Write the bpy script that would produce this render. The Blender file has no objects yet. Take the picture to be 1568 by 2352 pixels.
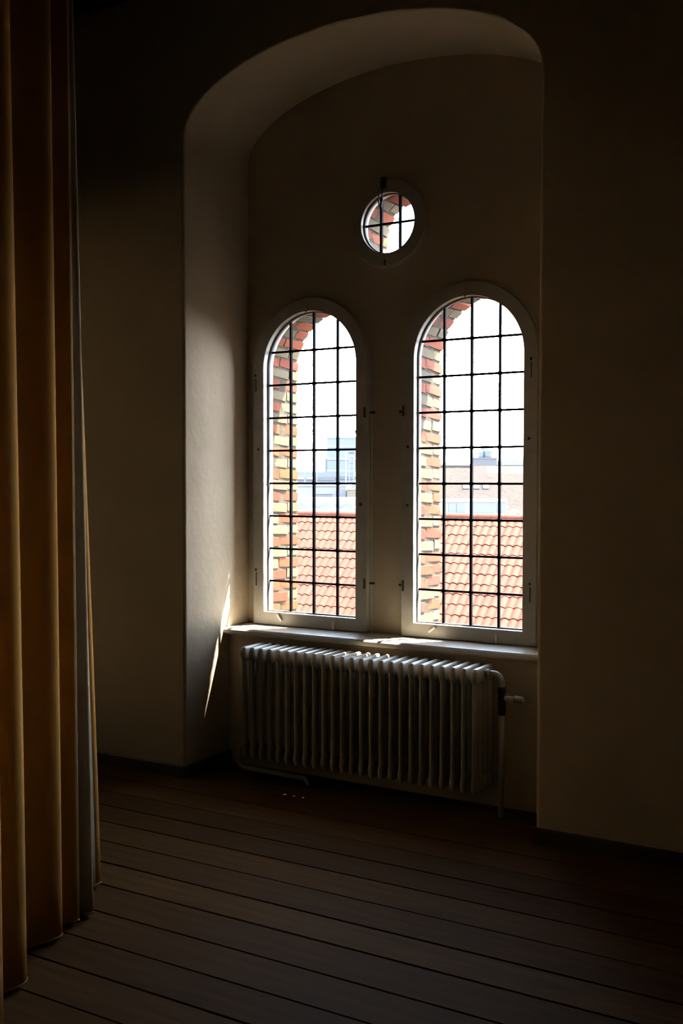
import bpy, bmesh, math, random
from mathutils import Vector, Matrix
random.seed(11)
PI = math.pi
sc = bpy.context.scene
COL = sc.collection

# ------------------------------------------------------------------ camera
CAM = Vector((2.6, -5.0103, 1.6))
F_PX, YAW, PITCH, ROLL = 2400.0, 0.5300672, 0.0282536, -0.0012332
cam_d = bpy.data.cameras.new('camera')
cam_d.sensor_fit = 'VERTICAL'
cam_d.sensor_height = 24.0
cam_d.lens = F_PX / 2352.0 * 24.0
cam_d.clip_end = 2000.0
cam = bpy.data.objects.new('camera', cam_d)
COL.objects.link(cam)
cam.matrix_world = (Matrix.Translation(CAM) @ Matrix.Rotation(YAW, 4, 'Z')
                    @ Matrix.Rotation(PI / 2 - PITCH, 4, 'X') @ Matrix.Rotation(-ROLL, 4, 'Z'))
sc.camera = cam
RIGHT = Vector((math.cos(YAW), math.sin(YAW), 0))
FWD = Vector((-math.sin(YAW), math.cos(YAW), 0))

# ------------------------------------------------------------------ sky, sun, exposure
SUN_DIR = Vector((-0.95, -1.0, -2.68)).normalized()      # the way the light travels
TO_SUN = -SUN_DIR
SKY_STRENGTH = 55.0
SKY = [(0.0, (0.98, 1.05, 1.24)), (0.14, (0.82, 0.91, 1.10)), (0.30, (0.28, 0.345, 0.46)), (0.6, (0.17, 0.22, 0.31)), (1.0, (0.11, 0.16, 0.26))]
world = bpy.data.worlds.new('sky')
sc.world = world
world.use_nodes = True
wn = world.node_tree
wn.nodes.clear()
w_out = wn.nodes.new('ShaderNodeOutputWorld')
w_bg = wn.nodes.new('ShaderNodeBackground')
# hazy summer sky: white towards the horizon, blue overhead, the same all the way round
w_tc = wn.nodes.new('ShaderNodeTexCoord')
w_sep = wn.nodes.new('ShaderNodeSeparateXYZ')
w_ramp = wn.nodes.new('ShaderNodeValToRGB')
for _e in range(3):
    w_ramp.color_ramp.elements.new(0.5)
for _e, (_p, _c) in zip(w_ramp.color_ramp.elements, SKY):
    _e.position = _p
    _e.color = (*_c, 1)
wn.links.new(w_tc.outputs['Generated'], w_sep.inputs[0])
wn.links.new(w_sep.outputs['Z'], w_ramp.inputs[0])
wn.links.new(w_ramp.outputs[0], w_bg.inputs['Color'])
w_bg.inputs['Strength'].default_value = SKY_STRENGTH
wn.links.new(w_bg.outputs[0], w_out.inputs['Surface'])

sun_d = bpy.data.lights.new('sun', 'SUN')
sun_d.energy = 74.0
sun_d.angle = math.radians(0.6)
sun_d.color = (1.0, 0.96, 0.91)
sun = bpy.data.objects.new('sun', sun_d)
COL.objects.link(sun)
sun.rotation_euler = SUN_DIR.to_track_quat('-Z', 'Y').to_euler()
sun.location = (6, 7, 18)

vs = sc.view_settings
vs.view_transform = 'Standard'
vs.look = 'None'
vs.gamma = 1.0
vs.use_curve_mapping = False
vs.exposure = 0.0


# ------------------------------------------------------------------ materials
def mat(name, rough=0.6, spec=0.3):
    m = bpy.data.materials.new(name)
    m.use_nodes = True
    nt = m.node_tree
    b = nt.nodes['Principled BSDF']
    b.inputs['Roughness'].default_value = rough
    b.inputs['Specular IOR Level'].default_value = spec
    return m, nt, b


def noise(nt, scale, detail=4.0, rough=0.55, coords='Object', stretch=None):
    tc = nt.nodes.new('ShaderNodeTexCoord')
    n = nt.nodes.new('ShaderNodeTexNoise')
    n.inputs['Scale'].default_value = scale
    n.inputs['Detail'].default_value = detail
    n.inputs['Roughness'].default_value = rough
    src = tc.outputs[coords]
    if stretch:
        mp = nt.nodes.new('ShaderNodeMapping')
        mp.inputs['Scale'].default_value = stretch
        nt.links.new(src, mp.inputs[0])
        src = mp.outputs[0]
    nt.links.new(src, n.inputs['Vector'])
    return n


def ramp(nt, fac, stops):
    r = nt.nodes.new('ShaderNodeValToRGB')
    el = r.color_ramp.elements
    while len(el) < len(stops):
        el.new(0.5)
    for e, (p, c) in zip(el, stops):
        e.position = p
        e.color = (*c, 1)
    nt.links.new(fac, r.inputs[0])
    return r


def bump(nt, b, height, strength, dist=0.01):
    bp = nt.nodes.new('ShaderNodeBump')
    bp.inputs['Strength'].default_value = strength
    bp.inputs['Distance'].default_value = dist
    nt.links.new(height, bp.inputs['Height'])
    nt.links.new(bp.outputs[0], b.inputs['Normal'])


def mottled(name, c1, c2, scale=6.0, rough=0.7, spec=0.3, bstr=0.2, bscale=None, bdist=0.01, stretch=None, metal=0.0):
    m, nt, b = mat(name, rough, spec)
    n = noise(nt, scale, stretch=stretch)
    r = ramp(nt, n.outputs[0], [(0.3, c1), (0.7, c2)])
    nt.links.new(r.outputs[0], b.inputs['Base Color'])
    b.inputs['Metallic'].default_value = metal
    if bstr:
        n2 = noise(nt, bscale or scale * 6, 5.0, stretch=stretch)
        bump(nt, b, n2.outputs[0], bstr, bdist)
    return m


def varied(name, stops, scale=20.0, rough=0.85, bstr=0.4, var=0.35, bdist=0.004):
    """colour differs from object to object (Object Info random) with a fine mottle"""
    m, nt, b = mat(name, rough, 0.2)
    oi = nt.nodes.new('ShaderNodeObjectInfo')
    r = ramp(nt, oi.outputs['Random'], stops)
    n = noise(nt, scale, 5.0, 0.65)
    mx = nt.nodes.new('ShaderNodeMix')
    mx.data_type = 'RGBA'
    mx.blend_type = 'MULTIPLY'
    mx.inputs[0].default_value = 1.0
    dk = ramp(nt, n.outputs[0], [(0.3, (1 - var,) * 3), (0.65, (1.05,) * 3)])
    nt.links.new(r.outputs[0], mx.inputs[6])
    nt.links.new(dk.outputs[0], mx.inputs[7])
    nt.links.new(mx.outputs[2], b.inputs['Base Color'])
    bump(nt, b, n.outputs[0], bstr, bdist)
    return m


M = {}
M['plaster'] = mottled('plaster', (0.4264, 0.3393, 0.2310), (0.4784, 0.3804, 0.2654), 3.0, 0.9, 0.1, 0.35, 14.0, 0.012)
M['parapet'] = mottled('parapet_plaster', (0.4056, 0.3238, 0.2213), (0.4576, 0.3650, 0.2556), 3.0, 0.9, 0.1, 0.35, 16.0, 0.01)
M['hall'] = mottled('hall_panelling', (0.022, 0.0125, 0.0055), (0.032, 0.018, 0.008), 2.0, 0.95, 0.0, 0.2, 12.0)
M['ceiling'] = mottled('ceiling_boards', (0.022, 0.0125, 0.0055), (0.032, 0.018, 0.008), 2.0, 0.95, 0.0, 0.2, 12.0)
M['paint'] = mottled('window_paint', (0.3400, 0.3060, 0.2430), (0.4200, 0.3774, 0.3078), 9.0, 0.45, 0.4, 0.12, 40.0, 0.003)
M['bead'] = mottled('bead_paint_darkened', (0.10, 0.095, 0.085), (0.14, 0.132, 0.118), 9.0, 0.7, 0.1, 0.1)  # shade put into the bead colour: window paint darkened against the sky glare
M['sill'] = mottled('sill_paint', (0.42, 0.37, 0.29), (0.48, 0.43, 0.35), 5.0, 0.28, 0.5, 0.08, 30.0, 0.002)
M['radiator'] = mottled('radiator_enamel', (0.34, 0.29, 0.21), (0.40, 0.345, 0.255), 8.0, 0.38, 0.5, 0.08, 60.0, 0.002)
M['lead'] = mottled('lead_came', (0.0022, 0.002, 0.002), (0.004, 0.0035, 0.0035), 30.0, 0.7, 0.03, 0.1)
M['iron'] = mottled('dark_iron', (0.012, 0.010, 0.009), (0.03, 0.026, 0.02), 40.0, 0.5, 0.4, 0.2)
M['brass'] = mottled('dull_brass', (0.36, 0.27, 0.13), (0.46, 0.36, 0.2), 40.0, 0.4, 0.5, 0.1, metal=0.7)
M['peg'] = mottled('pale_bone_peg', (0.62, 0.55, 0.42), (0.72, 0.66, 0.52), 40.0, 0.4, 0.4, 0.1)
M['mortar'] = mottled('lime_mortar', (0.0328, 0.0251, 0.0154), (0.0603, 0.0471, 0.0298), 18.0, 0.95, 0.1, 0.6, 60.0, 0.006)
M['brick_red'] = varied('red_brick', [(0.0, (0.1356, 0.0200, 0.0031)), (0.35, (0.1830, 0.0319, 0.0034)), (0.7, (0.1513, 0.0269, 0.0049)), (1.0, (0.2075, 0.0429, 0.0034))], 22.0)
M['brick_pale'] = varied('yellow_brick', [(0.0, (0.0820, 0.0578, 0.0253)), (0.4, (0.1104, 0.0780, 0.0339)), (0.7, (0.0756, 0.0566, 0.0288)), (1.0, (0.1260, 0.0917, 0.0406))], 22.0)
M['tile'] = varied('clay_pantile', [(0.0, (0.0932, 0.0216, 0.0090)), (0.3, (0.1094, 0.0267, 0.0116)), (0.65, (0.0998, 0.0242, 0.0108)), (1.0, (0.1190, 0.0311, 0.0141))], 3.0, 0.8, 0.15, 0.15)
M['rooftop'] = mottled('roof_underlay', (0.0171, 0.0086, 0.0057), (0.0229, 0.0114, 0.0071), 2.0, 0.9, 0.1, 0)
M['baseboard'] = mottled('baseboard_wood', (0.035, 0.02, 0.011), (0.055, 0.032, 0.018), 4.0, 0.5, 0.3, 0.1)
M['under'] = mottled('subfloor', (0.012, 0.008, 0.005), (0.02, 0.013, 0.008), 4.0, 0.9, 0.1, 0)
M['stone'] = mottled('sill_stone', (0.0966, 0.0840, 0.0641), (0.1221, 0.1087, 0.0837), 12.0, 0.9, 0.1, 0.3)
M['street'] = mottled('street', (0.0200, 0.0186, 0.0171), (0.0286, 0.0271, 0.0243), 0.1, 0.9, 0.1, 0)
M['far_grey'] = mottled('far_grey_render', (0.0630, 0.0684, 0.0708), (0.0742, 0.0796, 0.0813), 0.08, 0.9, 0.1, 0)
M['far_slate'] = mottled('far_slate', (0.0510, 0.0497, 0.0510), (0.0620, 0.0583, 0.0570), 0.2, 0.9, 0.1, 0)
M['far_white'] = mottled('far_white_render', (0.1604, 0.1604, 0.1650), (0.1884, 0.1884, 0.1884), 0.2, 0.9, 0.1, 0)
M['far_white2'] = mottled('far_pale_sheet', (0.1019, 0.1038, 0.1065), (0.1243, 0.1243, 0.1269), 0.3, 0.8, 0.2, 0)
M['far_cream'] = mottled('far_cream_render', (0.0895, 0.0733, 0.0543), (0.0977, 0.0815, 0.0597), 0.3, 0.9, 0.1, 0)
M['far_steel'] = mottled('far_steel', (0.0607, 0.0698, 0.0738), (0.0757, 0.0849, 0.0887), 0.3, 0.6, 0.3, 0)
M['far_dark'] = mottled('far_dark', (0.0258, 0.0279, 0.0300), (0.0387, 0.0408, 0.0429), 0.3, 0.7, 0.3, 0)
M['far_window'] = mottled('far_window_glass', (0.0429, 0.0471, 0.0513), (0.0600, 0.0642, 0.0687), 0.5, 0.3, 0.5, 0)


def make_floor_mat():
    m, nt, b = mat('floor_boards', 0.75, 0.03)
    oi = nt.nodes.new('ShaderNodeObjectInfo')
    base = ramp(nt, oi.outputs['Random'], [(0.0, (0.0580, 0.0245, 0.0056)), (0.35, (0.0832, 0.0365, 0.0087)), (0.7, (0.0682, 0.0292, 0.0068)), (1.0, (0.0959, 0.0430, 0.0105))])
    n = noise(nt, 6.0, 6.0, 0.6, stretch=(0.35, 5.0, 1.0))
    g = ramp(nt, n.outputs[0], [(0.3, (0.6, 0.58, 0.55)), (0.62, (1.1, 1.1, 1.1))])
    mx = nt.nodes.new('ShaderNodeMix')
    mx.data_type = 'RGBA'
    mx.blend_type = 'MULTIPLY'
    mx.inputs[0].default_value = 1.0
    nt.links.new(base.outputs[0], mx.inputs[6])
    nt.links.new(g.outputs[0], mx.inputs[7])
    nt.links.new(mx.outputs[2], b.inputs['Base Color'])
    rr = nt.nodes.new('ShaderNodeMapRange')
    rr.inputs[3].default_value = 0.6
    rr.inputs[4].default_value = 0.8
    nt.links.new(n.outputs[0], rr.inputs[0])
    nt.links.new(rr.outputs[0], b.inputs['Roughness'])
    bump(nt, b, n.outputs[0], 0.15, 0.004)
    return m


M['floor'] = make_floor_mat()


def make_glass(name='window_glass', tint=(0.97, 0.98, 0.97)):
    m = bpy.data.materials.new(name)
    m.use_nodes = True
    nt = m.node_tree
    nt.nodes.clear()
    out = nt.nodes.new('ShaderNodeOutputMaterial')
    tr = nt.nodes.new('ShaderNodeBsdfTransparent')
    tr.inputs[0].default_value = (*tint, 1)
    gl = nt.nodes.new('ShaderNodeBsdfGlossy')
    gl.inputs['Roughness'].default_value = 0.03
    mx = nt.nodes.new('ShaderNodeMixShader')
    mx.inputs[0].default_value = 0.01
    nt.links.new(tr.outputs[0], mx.inputs[1])
    nt.links.new(gl.outputs[0], mx.inputs[2])
    nt.links.new(mx.outputs[0], out.inputs[0])
    return m


M['glass'] = make_glass()
M['amber_glass'] = make_glass('amber_glass', (0.92, 0.74, 0.5))


def make_cloth(name, col, thru, fac):
    m = bpy.data.materials.new(name)
    m.use_nodes = True
    nt = m.node_tree
    nt.nodes.clear()
    out = nt.nodes.new('ShaderNodeOutputMaterial')
    df = nt.nodes.new('ShaderNodeBsdfDiffuse')
    tl = nt.nodes.new('ShaderNodeBsdfTranslucent')
    tl.inputs[0].default_value = (*thru, 1)
    mx = nt.nodes.new('ShaderNodeMixShader')
    mx.inputs[0].default_value = fac
    n = noise(nt, 900.0, 2.0, stretch=(1, 1, 0.3))
    weave = ramp(nt, n.outputs[0], [(0.3, tuple(c * 0.9 for c in col)), (0.7, col)])
    nt.links.new(weave.outputs[0], df.inputs[0])
    bp = nt.nodes.new('ShaderNodeBump')
    bp.inputs['Strength'].default_value = 0.1
    bp.inputs['Distance'].default_value = 0.001
    nt.links.new(n.outputs[0], bp.inputs['Height'])
    nt.links.new(bp.outputs[0], df.inputs['Normal'])
    nt.links.new(df.outputs[0], mx.inputs[1])
    nt.links.new(tl.outputs[0], mx.inputs[2])
    nt.links.new(mx.outputs[0], out.inputs[0])
    return m


M['cloth'] = make_cloth('curtain_cloth', (0.52, 0.31, 0.09), (0.85, 0.45, 0.05), 0.42)
M['pale_cloth'] = make_cloth('curtain_pale_cloth', (0.46, 0.37, 0.25), (0.5, 0.28, 0.1), 0.3)  # paler, less saturated cloth colour, used on the leading folds only


def make_far_tiles():
    m, nt, b = mat('far_brown_tiles', 0.9, 0.1)
    n1 = noise(nt, 0.5, 3.0)
    n2 = noise(nt, 4.0, 6.0, 0.85, stretch=(1.2, 1.0, 5.0))
    a = ramp(nt, n1.outputs[0], [(0.35, (0.036, 0.0275, 0.0225)), (0.65, (0.044, 0.0325, 0.0235))])
    c = ramp(nt, n2.outputs[0], [(0.40, (0.60, 0.64, 0.70)), (0.5, (1.0, 1.0, 1.0)), (0.62, (1.25, 1.08, 0.9))])
    mx = nt.nodes.new('ShaderNodeMix')
    mx.data_type = 'RGBA'
    mx.blend_type = 'MULTIPLY'
    mx.inputs[0].default_value = 1.0
    nt.links.new(a.outputs[0], mx.inputs[6])
    nt.links.new(c.outputs[0], mx.inputs[7])
    nt.links.new(mx.outputs[2], b.inputs['Base Color'])
    return m


M['far_tiles'] = make_far_tiles()


# ------------------------------------------------------------------ object helpers
def obj(name, me, m=None, parent=None, smooth=False):
    o = bpy.data.objects.new(name, me)
    COL.objects.link(o)
    if m is not None and me is not None and not me.materials:
        me.materials.append(m)
    if smooth and me is not None:
        for p in me.polygons:
            p.use_smooth = True
    o.parent = parent
    return o


def empty(name, loc=(0, 0, 0), rz=0.0):
    o = bpy.data.objects.new(name, None)
    COL.objects.link(o)
    o.location = loc
    o.rotation_euler = (0, 0, rz)
    o.empty_display_size = 0.1
    return o


def tag(o, label, cat=None, group=None, kind=None):
    o['label'] = label
    if cat:
        o['category'] = cat
    if group:
        o['group'] = group
    if kind:
        o['kind'] = kind
    return o


class MB:
    """collects vertices and faces for one mesh"""

    def __init__(self):
        self.v, self.f = [], []

    def add(self, vs, fs):
        k = len(self.v)
        self.v += [tuple(p) for p in vs]
        self.f += [tuple(i + k for i in f) for f in fs]
        return self

    def box(self, x0, x1, y0, y1, z0, z1):
        vs = [(x0, y0, z0), (x1, y0, z0), (x1, y1, z0), (x0, y1, z0), (x0, y0, z1), (x1, y0, z1), (x1, y1, z1), (x0, y1, z1)]
        return self.add(vs, [(0, 3, 2, 1), (4, 5, 6, 7), (0, 1, 5, 4), (1, 2, 6, 5), (2, 3, 7, 6), (3, 0, 4, 7)])

    def tube(self, path, r, n=12, cap=True, closed=False):
        path = [Vector(p) for p in path]
        rings = []
        prev = None
        L = len(path)
        for i, p in enumerate(path):
            if closed:
                d = path[(i + 1) % L] - path[i - 1]
            else:
                d = path[min(i + 1, L - 1)] - path[max(i - 1, 0)]
            d.normalize()
            if prev is None:
                a = d.orthogonal().normalized()
            else:
                a = (prev - d * prev.dot(d)).normalized()
            prev = a
            b = d.cross(a)
            rr = r[i] if isinstance(r, (list, tuple)) else r
            rings.append([p + (a * math.cos(2 * PI * k / n) + b * math.sin(2 * PI * k / n)) * rr for k in range(n)])
        return self.loft(rings, cap and not closed, closed)

    def loft(self, rings, cap=True, closed=False):
        n = len(rings[0])
        vs = [p for r in rings for p in r]
        fs = []
        L = len(rings)
        for i in range(L if closed else L - 1):
            j = (i + 1) % L
            for k in range(n):
                fs.append((i * n + k, i * n + (k + 1) % n, j * n + (k + 1) % n, j * n + k))
        if cap:
            fs.append(tuple(range(n))[::-1])
            fs.append(tuple((L - 1) * n + k for k in range(n)))
        return self.add(vs, fs)

    def mesh(self, name):
        me = bpy.data.meshes.new(name)
        me.from_pydata(self.v, [], self.f)
        bm = bmesh.new()
        bm.from_mesh(me)
        bmesh.ops.recalc_face_normals(bm, faces=bm.faces)
        bm.to_mesh(me)
        bm.free()
        me.update()
        return me

    def build(self, name, m, parent=None, smooth=False):
        return obj(name, self.mesh(name), m, parent, smooth)


def slab_mesh(name, outlines, y0, y1):
    """a plate in the XZ plane with holes, from y0 to y1: outlines[0] is the rim, the others are holes"""
    cu = bpy.data.curves.new(name, 'CURVE')
    cu.dimensions = '2D'
    cu.fill_mode = 'BOTH'
    cu.extrude = (y1 - y0) / 2
    for pts in outlines:
        s = cu.splines.new('POLY')
        s.points.add(len(pts) - 1)
        for q, (x, z) in zip(s.points, pts):
            q.co = (x, z, 0, 1)
        s.use_cyclic_u = True
    o = bpy.data.objects.new(name, cu)
    COL.objects.link(o)
    dg = bpy.context.evaluated_depsgraph_get()
    me = bpy.data.meshes.new_from_object(o.evaluated_get(dg))
    me.name = name
    # curve (x, y, z) -> world (x, ymid - z, y)
    me.transform(Matrix(((1, 0, 0, 0), (0, 0, -1, (y0 + y1) / 2), (0, 1, 0, 0), (0, 0, 0, 1))))
    bpy.data.objects.remove(o)
    bpy.data.curves.remove(cu)
    bm = bmesh.new()
    bm.from_mesh(me)
    bmesh.ops.remove_doubles(bm, verts=bm.verts, dist=1e-5)
    bmesh.ops.recalc_face_normals(bm, faces=bm.faces)
    bm.to_mesh(me)
    bm.free()
    return me


def bevel(o, w, seg=2, angle=40):
    md = o.modifiers.new('bevel', 'BEVEL')
    md.width = w
    md.segments = seg
    md.limit_method = 'ANGLE'
    md.angle_limit = math.radians(angle)
    return o


def arch(xc, hw, z0, spring, n=28):
    """closed outline of a round-headed opening"""
    pts = [(xc - hw, z0), (xc + hw, z0)]
    for k in range(n + 1):
        a = PI * k / n
        pts.append((xc + hw * math.cos(a), spring + hw * math.sin(a)))
    return pts


def circle(xc, zc, r, n=40):
    return [(xc + r * math.cos(2 * PI * k / n), zc + r * math.sin(2 * PI * k / n)) for k in range(n)]


# ------------------------------------------------------------------ measures of the niche
XL, XR = -0.9676, 1.013            # niche jambs
YF = -0.587                        # face of the hall wall
XC = (XL + XR) / 2
HW = (XR - XL) / 2
SPRING, RISE = 3.43, 0.40
WIN = [-0.526, 0.436]              # window centres
W_R = 0.305                        # half width of the glass
W_Z0, W_SPRING = 0.853, 2.254
ROUND = (-0.038, 2.990, 0.161)
D_OUT = 0.385                      # outer face of the masonry
HX, HY, HZ = 7.5, -17.0, 4.25      # the hall
HL = 3.3


def niche_profile(n=36):
    pts = []
    for k in range(n + 1):
        a = PI * (1 - k / n)
        pts.append((XC + HW * math.cos(a), SPRING + RISE * math.sin(a)))
    return pts


# ------------------------------------------------------------------ hall shell
def struct(name, o, label):
    tag(o, label, kind='structure')
    o.name = name
    return o


rim = [(-HL, -0.034), (XL, -0.034)] + niche_profile() + [(XR, -0.034), (HX, -0.034), (HX, HZ), (-HL, HZ)]
me = slab_mesh('wall_front', [rim], YF, 0.10)
o = obj('wall_front', me, M['plaster'])
bevel(o, 0.014, 3)
struct('wall_front', o, 'off-white plaster hall wall pierced by a deep arched window niche')

holes = [arch(c, W_R + 0.012, W_Z0 - 0.015, W_SPRING) for c in WIN] + [circle(ROUND[0], ROUND[1], ROUND[2] + 0.012)]
back_rim = [(XL - 0.03, -0.034), (XR + 0.03, -0.034), (XR + 0.03, 3.95), (XL - 0.03, 3.95)]
o = obj('wall_window', slab_mesh('wall_window', [back_rim] + holes, 0.0, 0.07), M['plaster'])
struct('wall_window', o, 'plaster wall at the back of the niche holding three windows')

o = MB().box(XL - 0.02, XR + 0.02, -0.19, 0.0, -0.034, 0.742).build('wall_parapet', M['parapet'])
struct('wall_parapet', o, 'plaster parapet below the window sill behind the radiator')

b = MB()
ysec = [(-0.245, 0.752), (-0.245, 0.766), (-0.238, 0.775), (-0.02, 0.779), (0.0, 0.779), (0.0, 0.738), (-0.225, 0.738), (-0.238, 0.743)]
b.loft([[(x, y, z) for y, z in ysec] for x in (XL + 0.0005, XR - 0.0005)])
o = b.build('trim_1', M['sill'])
struct('trim_1', o, 'pale painted wooden window sill running above the radiator')

o = MB().box(-HL - 0.25, HX + 0.25, HY - 0.25, 0.09, -0.20, -0.034).build('floor', M['under'])
struct('floor', o, 'dark worn wooden plank floor of the hall')
y = -0.19
row = 0
while y > -6.6:
    w = random.choice((0.185, 0.19, 0.197, 0.203))
    g = random.choice((0.004, 0.005, 0.008))
    cuts = [-HL + 0.01, -2.3 + random.uniform(-0.5, 0.3), 3.6 + random.uniform(-0.3, 0.9), HX - 0.01]
    if y > -0.56:
        cuts = [XL + 0.003, XR - 0.003]
        if y - w < YF:
            w = y - (YF + 0.002)
    for x0, x1 in zip(cuts, cuts[1:]):
        pb = MB().box(x0 + 0.001 - (x0 + x1) / 2, x1 - 0.001 - (x0 + x1) / 2, -w / 2 + g / 2, w / 2 - g / 2, -0.034, random.uniform(-0.0025, 0.0))
        po = pb.build('plank', M['floor'], o)
        po.location = ((x0 + x1) / 2, y - w / 2, 0)
        bevel(po, 0.003, 1)
    y -= w
    row += 1

o = MB().box(-HL - 0.25, HX + 0.25, HY - 0.25, 0.3, HZ, HZ + 0.2).build('ceiling', M['ceiling'])
struct('ceiling', o, 'dark boarded ceiling of the hall')
SLY, SLW, SLZ0, SLZ1 = -1.25, 0.15, 0.55, 3.20      # narrow loophole in the side wall beyond the curtain
b = MB()
for y0, y1, z0, z1 in ((HY - 0.2, SLY - SLW / 2, -0.034, HZ), (SLY + SLW / 2, 0.12, -0.034, HZ), (SLY - SLW / 2, SLY + SLW / 2, -0.034, SLZ0), (SLY - SLW / 2, SLY + SLW / 2, SLZ1, HZ)):
    b.box(-HL - 0.2, -HL, y0, y1, z0, z1)
o = b.build('wall_left', M['plaster'])
struct('wall_left', o, 'off-white plaster side wall of the hall beyond the curtain')
o = MB().box(HX, HX + 0.2, HY - 0.2, 0.12, -0.034, HZ).build('wall_right', M['hall'])
struct('wall_right', o, 'dark panelled side wall of the hall opposite the curtain')
o = MB().box(-HL, HX, HY - 0.2, HY, -0.034, HZ).build('wall_back', M['hall'])
struct('wall_back', o, 'dark panelled end wall of the hall facing the niche')


def skirting(name, segs, label):
    b = MB()
    for (x0, y0), (x1, y1), (nx, ny) in segs:
        t = 0.018
        sec = [(0.0, 0.0), (t, 0.0), (t, 0.058), (t * 0.5, 0.066), (0.0, 0.066)]
        b.loft([[(x + nx * (s - 0.003), yy + ny * (s - 0.003), z - 0.001) for s, z in sec] for x, yy in ((x0, y0), (x1, y1))])
    o = b.build(name, M['baseboard'])
    struct(name, o, label)


skirting('baseboard_left', [((-HL, YF), (XL + 0.018, YF), (0, -1)), ((XL, YF - 0.018), (XL, -0.19), (1, 0))], 'low dark wooden baseboard turning the corner into the niche')
skirting('baseboard_right', [((XR - 0.018, YF), (HX, YF), (0, -1)), ((XR, YF - 0.018), (XR, -0.19), (-1, 0))], 'low dark wooden baseboard along the unlit side of the niche')

# ------------------------------------------------------------------ outer masonry
SPL = 0.10
BASE_HW = 0.317
B_SPRING = 2.275
B_Z0 = 0.80
RBASE = 0.186


def out_hw(yy):
    return BASE_HW + SPL * yy


big = 24.0
holes = [arch(c, BASE_HW + SPL * D_OUT + 0.055, B_Z0 - 0.06, B_SPRING) for c in WIN] + [circle(ROUND[0], ROUND[1], RBASE + SPL * D_OUT + 0.055)]
o = obj('wall_outer', slab_mesh('wall_outer', [[(-big, -16), (big, -16), (big, 16), (-big, 16)]] + holes, 0.10, D_OUT), M['mortar'])
struct('wall_outer', o, 'thick brick outer wall of the building')


def brick_mesh(seed):
    """unit brick: x along the course, y along the depth, z out of the wall (face at z = 0)"""
    r = random.Random(seed)
    b = MB()
    j = lambda s: r.uniform(-s, s)
    n = 4
    ring = []
    base = [(-0.5, -0.5), (0.5, -0.5), (0.5, 0.5), (-0.5, 0.5)]
    rings = []
    for z, ins in ((-1.0, 0.0), (-0.22, 0.0), (-0.02, 0.07)):
        rg = []
        for i in range(4):
            x0, y0 = base[i]
            x1, y1 = base[(i + 1) % 4]
            rg.append((x0 * (1 - ins * 1.6) + j(0.018), y0 * (1 - ins * 0.6) + j(0.006), z + j(0.035) * (z > -0.5)))
            rg.append(((x0 + x1) / 2 * (1 - ins * 1.2) + j(0.022), (y0 + y1) / 2 * (1 - ins * 0.4) + j(0.006), z + j(0.035) * (z > -0.5)))
        rings.append(rg)
    b.loft(rings)
    return b.mesh('brick')


BRICKS = {c: [brick_mesh(k + 50 * (c == 'brick_red')) for k in range(6)] for c in ('brick_red', 'brick_pale')}
for c in BRICKS:
    for m_ in BRICKS[c]:
        m_.materials.append(M[c])
        for p in m_.polygons:
            p.use_smooth = False

TH = 0.052      # thickness of brick ring


def lay_brick(parent, pos, tan, nor, y0, y1, w, red):
    """pos: point on the opening's face at mid depth; tan along the course stack, nor into the opening"""
    col = 'brick_red' if red else 'brick_pale'
    o = bpy.data.objects.new('brick', random.choice(BRICKS[col]))
    COL.objects.link(o)
    o.parent = parent
    ydir = Vector((nor[0] * -SPL, 1, nor[1] * -SPL)).normalized()
    t = Vector((tan[0], 0, tan[1]))
    nn = Vector((nor[0], 0, nor[1]))
    up = random.uniform(-0.003, 0.004)
    mtx = Matrix.Identity(4)
    for i in range(3):
        mtx[i][0] = t[i] * w
        mtx[i][1] = ydir[i] * (y1 - y0)
        mtx[i][2] = nn[i] * 0.045
    p = Vector((pos[0], (y0 + y1) / 2, pos[1])) + nn * (0.006 + up)
    mtx.translation = p
    loc, rot, scl = mtx.decompose()
    o.location, o.rotation_euler, o.scale = loc, rot.to_euler(), scl


def courses(parent, at, n, w, kind0=0):
    for k in range(n):
        red = (k + kind0) % 2 == 0
        jw = w - random.uniform(0.009, 0.014)
        if red:
            cut = 0.155 + random.uniform(-0.012, 0.012)
        else:
            cut = 0.262 + random.uniform(-0.02, 0.02)
        gap = 0.007
        for y0, y1 in ((0.072, cut - gap), (cut + gap, D_OUT + random.uniform(-0.004, 0.006))):
            ym = (y0 + y1) / 2
            (px, pz), tan, nor = at(k, ym)
            r2 = red if random.random() > 0.06 else not red
            lay_brick(parent, (px, pz), tan, nor, y0, y1, jw, r2)


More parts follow.
